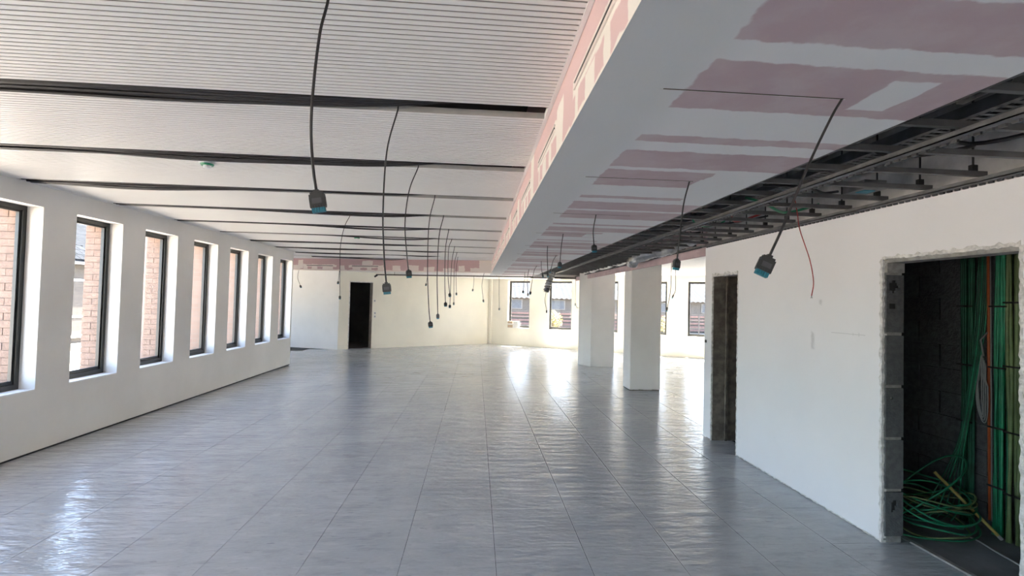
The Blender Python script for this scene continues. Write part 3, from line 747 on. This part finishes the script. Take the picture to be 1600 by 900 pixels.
# ------------------------------------------------------------------ open ceiling strip: metal grid, ducts, trays, cables
g = empty('metal_grid', (2.3, 4.0, ZS)); L(g, 'exposed metal ceiling grid with toothed rails over the right wall', 'ceiling grid')
def gb(mb, name, mat): 
    o = mb.build(name, mat); o.parent = g; o.matrix_parent_inverse = Matrix.Translation((-2.3, -4.0, -ZS)); return o
def rail(x, w_, z0, z1, y0, y1, tooth_side):
    gb(MB().box(x-w_/2, x+w_/2, y0, y1, z0+.008, z0+.014).box(x-w_/2, x-w_/2+.005, y0, y1, z0+.008, z1).box(x+w_/2-.005, x+w_/2, y0, y1, z0+.008, z1), 'main_rail', GALV)
    mb = MB(); n = int((y1-y0)/.05)
    for i in range(n):
        yy = y0+i*.05
        mb.box(x+tooth_side*w_/2-.006, x+tooth_side*w_/2+.006, yy, yy+.028, z0-.004, z0+.012)
    o = gb(mb, 'rail_teeth', DARKSTEEL); o['kind'] = 'stuff'
rail(2.075, .045, ZS, ZS+.035, -1, 14.4, 1)
rail(XR-.035, .05, ZS, ZS+.035, -1, WE, 1)
rail(XR-.035, .05, ZS, ZS+.035, WE, 14.4, -1)
barm = MB().box(XS+.014, XR-.012, -.012, .012, .0, .005).box(XS+.014, XR-.012, -.013, -.009, .0, .03).box(XS+.014, XR-.012, .009, .012, .0, .03).mesh('cross_bar', simple('dark steel channel', (.11, .11, .112), .5, .3, var=.2))
hgm = MB().box(-.018, .018, -.012, .012, 0, .06).box(-.004, .004, -.004, .004, .06, SLAB-ZS-.05).mesh('hanger', BLACK)
k = 0; y = -.8
while y < 14.3:
    o = inst('cross_bar', barm, (-2.3, y-4.0, .04)); o.parent = g; o.location = (-2.3, y-4.0, .040)
    h1 = inst('hanger', hgm, (1.745-2.3, y-4.0+.0, .046), g); 
    h2 = inst('hanger', hgm, (2.868-2.3, y-4.0+.0, .046), g)
    y += .3445; k += 1
# ducts
d1_ = empty('air_duct', (2.0, 4.0, 2.95)); L(d1_, 'large dark wrapped air duct running along inside the open ceiling strip', 'duct')
MB().box(-.2, .18, -5, 10.4, -.13, .2).build('duct_body', DUCTBLACK, d1_)
dj = MB().box(-.215, .195, -.02, .02, -.145, .215).mesh('duct_joint', DARKSTEEL)
for i in range(-4, 10): inst('duct_joint', dj, (0, i*1.1, 0), d1_)
for i in (0, 1, 2, 3):
    c = MB(); yy = [-2.05, -.95, .35, 1.6][i]
    pts = [(-.25+.5*j/10, yy+.05*math.sin(j), -.26-.10*math.sin(math.pi*j/10)) for j in range(11)]
    c.tube(pts, .03, 8).build('flexible_tail', BLACK, d1_, smooth=True)
    MB().tube([pts[4], pts[5]], .034, 8).build('white_collar', WHITE, d1_)
tray = empty('cable_tray', (2.55, 4.0, 2.64)); L(tray, 'perforated metal cable tray inside the open ceiling strip', 'cable tray')
tb = MB(); 
for i in range(int(14/.05)):
    y = -3+i*.05
    tb.box(-.14, .14, y, y+.022, 0, .003)
tb.box(-.14, -.11, -3, 10.4, 0, .003).box(-.04, -.02, -3, 10.4, 0, .003).box(.03, .05, -3, 10.4, 0, .003).box(.11, .14, -3, 10.4, 0, .003)
tb.build('tray_bed', GALV, tray, kind='stuff')
MB().box(-.145, -.140, -3, 10.4, 0, .06).build('tray_side', GALV, tray); MB().box(.140, .145, -3, 10.4, 0, .06).build('tray_side', GALV, tray)
for i in range(6):
    rr = random.Random(i); MB().tube([(-.1+i*.04+.01*math.sin(j*.9+i), -3+j*.56, .018+.008*rr.random()) for j in range(24)], .011, 6).build('tray_cable', CABLE, tray, smooth=True)
r = random.Random(21)
for i in range(12):
    y = 2.3+i*.42+r.uniform(-.1, .1); a = r.uniform(2.15, 2.4); b = r.uniform(2.65, 2.9); sag = r.uniform(.03, .10)
    pts = [(a+(b-a)*j/10, y+.12*math.sin(j*.5+i), 2.60-sag*math.sin(math.pi*j/10)+.05*math.sin(i)) for j in range(11)]
    o = MB().tube(pts, .011 if i < 6 else .009, 7).build('loose_cable', GREEN if i in (4, 7) else REDWIRE if i == 5 else CABLE, smooth=True)
    L(o, ['black', 'black', 'black', 'black', 'green', 'red', 'black', 'green', 'black', 'black', 'black', 'black'][i] + ' cable sagging in the open ceiling strip, %s to the camera' % ORD[i], 'cable', 'loose cables in the open ceiling strip')
jb = MB().box(2.62, 2.78, 3.15, 3.35, 2.50, 2.56).build('junction_box', GALV); L(jb, 'small grey junction box above the right wall in open ceiling strip', 'junction box')
MB().box(2.66, 2.74, 3.2, 3.28, 2.495, 2.50).build('junction_lid', PLUGBLUE, jb)
fx = empty('flexible_duct', (2.8, 7.3, 2.52)); L(fx, 'crumpled silver foil duct in the open ceiling strip before the columns', 'duct')
P = smooth_path([(2.86, 6.2, 2.53), (2.82, 6.9, 2.50), (2.78, 7.5, 2.50), (2.70, 8.0, 2.47), (2.74, 8.5, 2.44)], 12)
r = random.Random(5)
MB().tube([tuple(p-Vector((2.8, 7.3, 2.52))) for p in P], [(.045 if i < 12 else .085)+.012*math.sin(i*2.9)+.012*r.random() for i in range(len(P))], 14).build('duct_sleeve', FOIL, fx, smooth=True)
MB().tube([tuple(P[-1]-Vector((2.8, 7.3, 2.52))), tuple(P[-1]-Vector((2.8, 7.25, 2.60)))], .10, 14).build('duct_collar', FOIL, fx)
fx2 = empty('flexible_duct', (2.8, 10.5, 2.48)); L(fx2, 'thin silver foil pipe farther along the open ceiling strip', 'duct')
MB().tube([(.08, -1.8+i*.25, .02*math.sin(i*1.3)) for i in range(18)], [.035+.01*math.sin(i*2) for i in range(18)], 10).build('duct_sleeve', FOIL, fx2, smooth=True)
for i in range(10):
    o = MB().tube([(2.2+.07*i, 9.0+.3*j+.05*math.sin(i+j), 2.52+.02*math.sin(j*1.7+i)) for j in range(18)], .012, 6).build('service_cable', CABLE if i % 3 else GREYCABLE, smooth=True)
    L(o, ('grey' if i % 3 == 0 else 'black') + ' service cable running lengthwise in the far ceiling strip, %s from its right edge' % ['first', 'second', 'third', 'fourth', 'fifth', 'sixth', 'seventh', 'eighth', 'ninth', 'tenth'][9-i], 'cable', 'lengthwise service cables')

# ceiling devices
for k, (x, y, s) in enumerate(((-2.205, 4.13, 1.0), (-2.128, 8.83, 1.0))):
    e = empty('ceiling_device', (x, y, ZC)); L(e, ['small white and green ceiling device below the second cable slot', 'small green ceiling device farther back on the metal ceiling'][k], 'detector')
    MB().tube([(0, 0, 0), (0, 0, -.012)], .06, 20).build('base', WHITE, e)
    MB().tube([(0, 0, -.012), (0, 0, -.026)], [.05, .045], 20).build('ring', DETGREEN, e)
    MB().tube([(0, 0, -.026), (0, 0, -.045), (0, 0, -.052)], [.03, .026, .012], 16).build('dome', WHITE, e)

# ------------------------------------------------------------------ cupboard cables
def vbundle(name, label, yc, wd, n, mat, lean, strap_z, x=3.95, rad=.012, seed=0, ztop=2.68):
    r = random.Random(seed); e = empty(name, (x, yc, 0)); L(e, label, 'cable')
    for i in range(n):
        yy = -wd/2+wd*(i+.5)/n; xx = r.uniform(-.028, .012)
        pts = []
        for j in range(15):
            z = ztop*j/14
            pts.append((xx+.008*math.sin(z*3+i*2)-(.03*lean[1] if j < 3 else 0), yy*(1+.0*z)+lean[0]*(z-1.1)+.006*math.sin(z*4+i*1.7), z))
        MB().tube(pts, rad, 7).build('cable', mat, e, smooth=True)
    for z in strap_z:
        MB().box(-.052, -.044, -wd/2-.012+lean[0]*(z-1.1), wd/2+.012+lean[0]*(z-1.1), z-.006, z+.006).build('tie', BLACK, e)
    return e
vbundle('cable_bundle', 'wide olive green vertical cable bundle at right in the dark cupboard', 3.30, .135, 10, OLIVE, (0, 0), (.35, .80, 1.28, 1.75), seed=1)
vbundle('cable_bundle', 'bright green vertical cable bundle beside the olive one in cupboard', 3.425, .10, 10, GREEN, (-.012, 0), (.37, .81, 1.26, 1.72), seed=2, rad=.009)
vbundle('cable_bundle', 'dark green vertical cable bundle deep in the cupboard', 3.69, .10, 9, DKGREEN, (.0, 0), (.8, 1.25, 1.72), seed=3, rad=.009, x=3.97)
dg = empty('slanting_cables', (3.9, 3.52, 0)); L(dg, 'thin green cables slanting down to the coil in the cupboard', 'cable')
for i in range(6):
    MB().tube(smooth_path([(.04, -.01+.012*i, 2.6), (.03, .0+.016*i, 1.7), (.0+.008*i, .06+.018*i, 1.1), (-.03, .12+.012*i, .6), (-.10-.03*i, .10+.02*i, .16), (-.2-.03*i, .06+.03*i, .06)], 6), .005, 6).build('cable', DKGREEN if i % 3 else GREEN, dg, smooth=True)
cd = empty('conduit', (3.93, 3.505, 0)); L(cd, 'orange and white vertical conduits between the green cable bundles', 'conduit')
MB().tube([(0, -.006, 0.1), (0, .0, 1.2), (0, .004, 2.6)], .010, 8).build('orange_pipe', ORANGE, cd, smooth=True)
MB().tube([(-.01, -.030, 0.1), (-.01, -.026, 1.2), (-.012, -.020, 2.6)], .0045, 8).build('white_pipe', GREYCABLE, cd, smooth=True)
gc = empty('cable_coil', (3.87, 3.50, 1.12)); L(gc, 'grey cable coil hung up on the cupboard back wall', 'cable coil')
for i in range(4):
    pts = [(.006*i+.01*math.cos(t*2), .014*(1+.7*i)*math.sin(t)*(1 if math.cos(t) < .3 else .6)+.01, .23*math.cos(t)-.02*i) for t in [2*math.pi*j/28 for j in range(28)]]
    MB().tube(pts, .004, 6, closed=True).build('loop', GREYCABLE, gc, smooth=True)
MB().tube([(.0, -.01, .22), (.02, .03, .34), (.04, .0, .40)], .006, 6).build('tail', GREYCABLE, gc, smooth=True)
co = empty('cable_coil', (3.55, 3.60, 0)); L(co, 'tangled green cable coil heaped on the cupboard floor', 'cable coil')
r = random.Random(31)
for i in range(11):
    cx, cy = r.uniform(-.04, .05), r.uniform(-.05, .05); ra, rb = r.uniform(.20, .30), r.uniform(.16, .24); ph = r.uniform(0, 6)
    tz = r.uniform(.02, .10); base = .02+.022*i
    pts = []
    for j in range(40):
        t = 2*math.pi*j/40
        z = base+tz*(1+math.sin(t+ph))+.012*math.sin(3*t+i)
        if i == 10: z = .07+.24*(1+math.sin(t+1.9))
        pts.append((cx+ra*math.cos(t)+.015*math.sin(2*t+i), cy+rb*math.sin(t)+.01*math.cos(3*t), max(.008, z)))
    MB().tube(pts, .0065, 6, closed=True).build('loop', GREEN if i % 3 else OLIVE, co, smooth=True)
MB().tube(smooth_path([(-.40, -.12, .02), (-.2, -.2, .01), (.05, -.23, .01), (.25, -.15, .03), (.3, .0, .12)], 6), .0065, 6).build('tail', GREEN, co, smooth=True)
rod = MB().tube([(3.86, 3.36, .03), (3.60, 3.62, .42)], .011, 8).build('cane', YELLOWROD); L(rod, 'yellow stick leaning across the green cable coil', 'stick')
MB().tube([(3.865, 3.355, .022), (3.85, 3.37, .045)], .013, 8).build('tip', MORTAR, rod)
fc = MB().tube(smooth_path([(3.60, 3.50, .006), (3.70, 3.42, .006), (3.66, 3.2, .006), (3.63, 3.0, .006), (3.6, 2.7, .006)], 6), .0065, 6).build('floor_cable', GREYCABLE, smooth=True); L(fc, 'pale grey cable lying along the cupboard floor', 'cable')

# things on the sill of the first far window
p = TCD(.83, .075)
bx_ = empty('cardboard_box', (p[0], p[1], CS+.014)); L(bx_, 'small brown cardboard box on the sill of the first far window', 'box')
bx_.rotation_euler.z = math.atan2(u2.y, u2.x)
MB().box(-.02, .18, -.06, .06, 0, .24).build('carton', CARD, bx_); MB().box(-.022, .182, -.062, -.058, .11, .15).build('tape', WHITE, bx_)
pp = empty('paper_bag', (TCD(1.13, .09)[0], TCD(1.13, .09)[1], CS+.014)); L(pp, 'crumpled white paper beside the box on far window sill', 'paper')
pp.rotation_euler.z = math.atan2(u2.y, u2.x)
MB().prism([(-.12, -.05), (.12, -.06), (.13, .04), (-.10, .05)], 0, .16).prism([(-.10, -.04), (.10, -.05), (.12, .02), (-.1, .03)], .16, .25).build('sheet', WHITE, pp)

# ------------------------------------------------------------------ outside
MB().box(-60, 60, -50, 90, -.55, -.32).build('ground', PAVING, **S)
hs = empty('neighbouring_house', (-15, 21, -.3)); L(hs, 'pale neighbouring house with slate roof seen through the second left window', 'house')
MB().box(-6, 0, -8, 16, 0, 3.06).build('wall', PALEWALL, hs)
mb = MB(); mb.v = [(.35, -8.3, 2.98), (.35, 16.3, 2.98), (-3.2, 16.3, 5.6), (-3.2, -8.3, 5.6), (.35, -8.3, 3.08), (.35, 16.3, 3.08), (-3.2, 16.3, 5.7), (-3.2, -8.3, 5.7)]
mb.f = [(0, 3, 2, 1), (4, 5, 6, 7), (0, 1, 5, 4), (1, 2, 6, 5), (2, 3, 7, 6), (3, 0, 4, 7)]; rf = mb.build('roof', SLATE, hs)
sm = MB().box(-.16, .16, 0, .30, 0, .03).mesh('slate', SLATE)
for c in range(8):
    for i in range(9):
        inst('slate', sm, (.22-c*.27, -3.6+i*.32+(.16 if c % 2 else 0), 3.20+c*.20), rf, (0, math.radians(36.5), 0))
MB().box(.35, .45, -8.3, 16.3, 2.93, 3.03).build('gutter', DARKSTEEL, hs)
for y in (-5.5, -2.2, 1.1, 4.4):
    f = MB().box(.0, .03, y, y+1.5, .95, 2.4).build('window', WHITE, hs); MB().box(.03, .04, y+.08, y+1.42, 1.03, 2.32).build('pane', PALEWALL, f)
    MB().box(.0, .12, y-.1, y+1.6, .20, .28).build('ledge', WHITE, hs)
fb = empty('low_building', (6, 34, -.3)); L(fb, 'low grey building with pale corrugated roof beyond the far windows', 'building')
MB().box(-15, 22, 0, 14, 0, 2.3).build('wall', PALEWALL, fb)
rfm = MB(); nx = 220
for i in range(nx+1):
    x = -15.5+38*i/nx; z = .035*(1 if i % 2 else -1)
    rfm.v += [(x, -.5, 2.22+z), (x, 14, 8.9+z)]
for i in range(nx): rfm.f.append((2*i, 2*i+2, 2*i+3, 2*i+1))
rfm.build('roof', ROOFMETAL, fb)
for i in range(12):
    f = MB().box(-14+i*3, -11.8+i*3, -.05, 0, 1.45, 2.12).build('window', FARWHITE, fb); MB().box(-13.93+i*3, -11.87+i*3, -.06, -.05, 1.50, 2.08).build('pane', DARKGLASS, f)
for i in range(5):
    MB().box(-15, 22, -.08, 0, .15+i*.24, .27+i*.24).build('brick_course', REDBRICK, fb)
fe = empty('fence', (6, 30, -.3)); L(fe, 'pale railing fence in front of the low building', 'fence')
for z in (.5, 1.0, 1.35): MB().box(-16, 16, -.02, .02, z, z+.05).build('rail', PALEWALL, fe)
pm = MB().box(-.03, .03, -.03, .03, 0, 1.4).mesh('post', PALEWALL)
for i in range(22): inst('post', pm, (-16+i*1.5, 0, 0), fe)
def shrub(x, y, h_, label):
    e = empty('shrub', (x, y, -.32)); L(e, label, 'shrub'); r = random.Random(int(x*10))
    mb = MB()
    for i in range(500):
        a = Vector((r.gauss(0, 1), r.gauss(0, 1), r.gauss(0, 1))).normalized()*(r.random()**.4)
        c = Vector((a.x*.55, a.y*.55, h_*.62+a.z*h_*.40)); d = Vector((r.uniform(-1, 1), r.uniform(-1, 1), r.uniform(-1, 1))).normalized()*.06; q = d.orthogonal().normalized()*.035
        i0 = len(mb.v); mb.v += [tuple(c-d), tuple(c+q), tuple(c+d), tuple(c-q)]; mb.f.append((i0, i0+1, i0+2, i0+3))
    mb.build('foliage', LEAF, e, kind='stuff')
    for i in range(3): MB().tube([(0, 0, 0), (.1*(i-1), .05, h_*.7)], .03, 6).build('stem', TRUNK, e)
shrub(4.45, 28.0, 1.5, 'yellow leaved shrub outside the second far window')
shrub(10.4, 26.0, 1.4, 'yellowish shrub outside the far windows right of the columns')
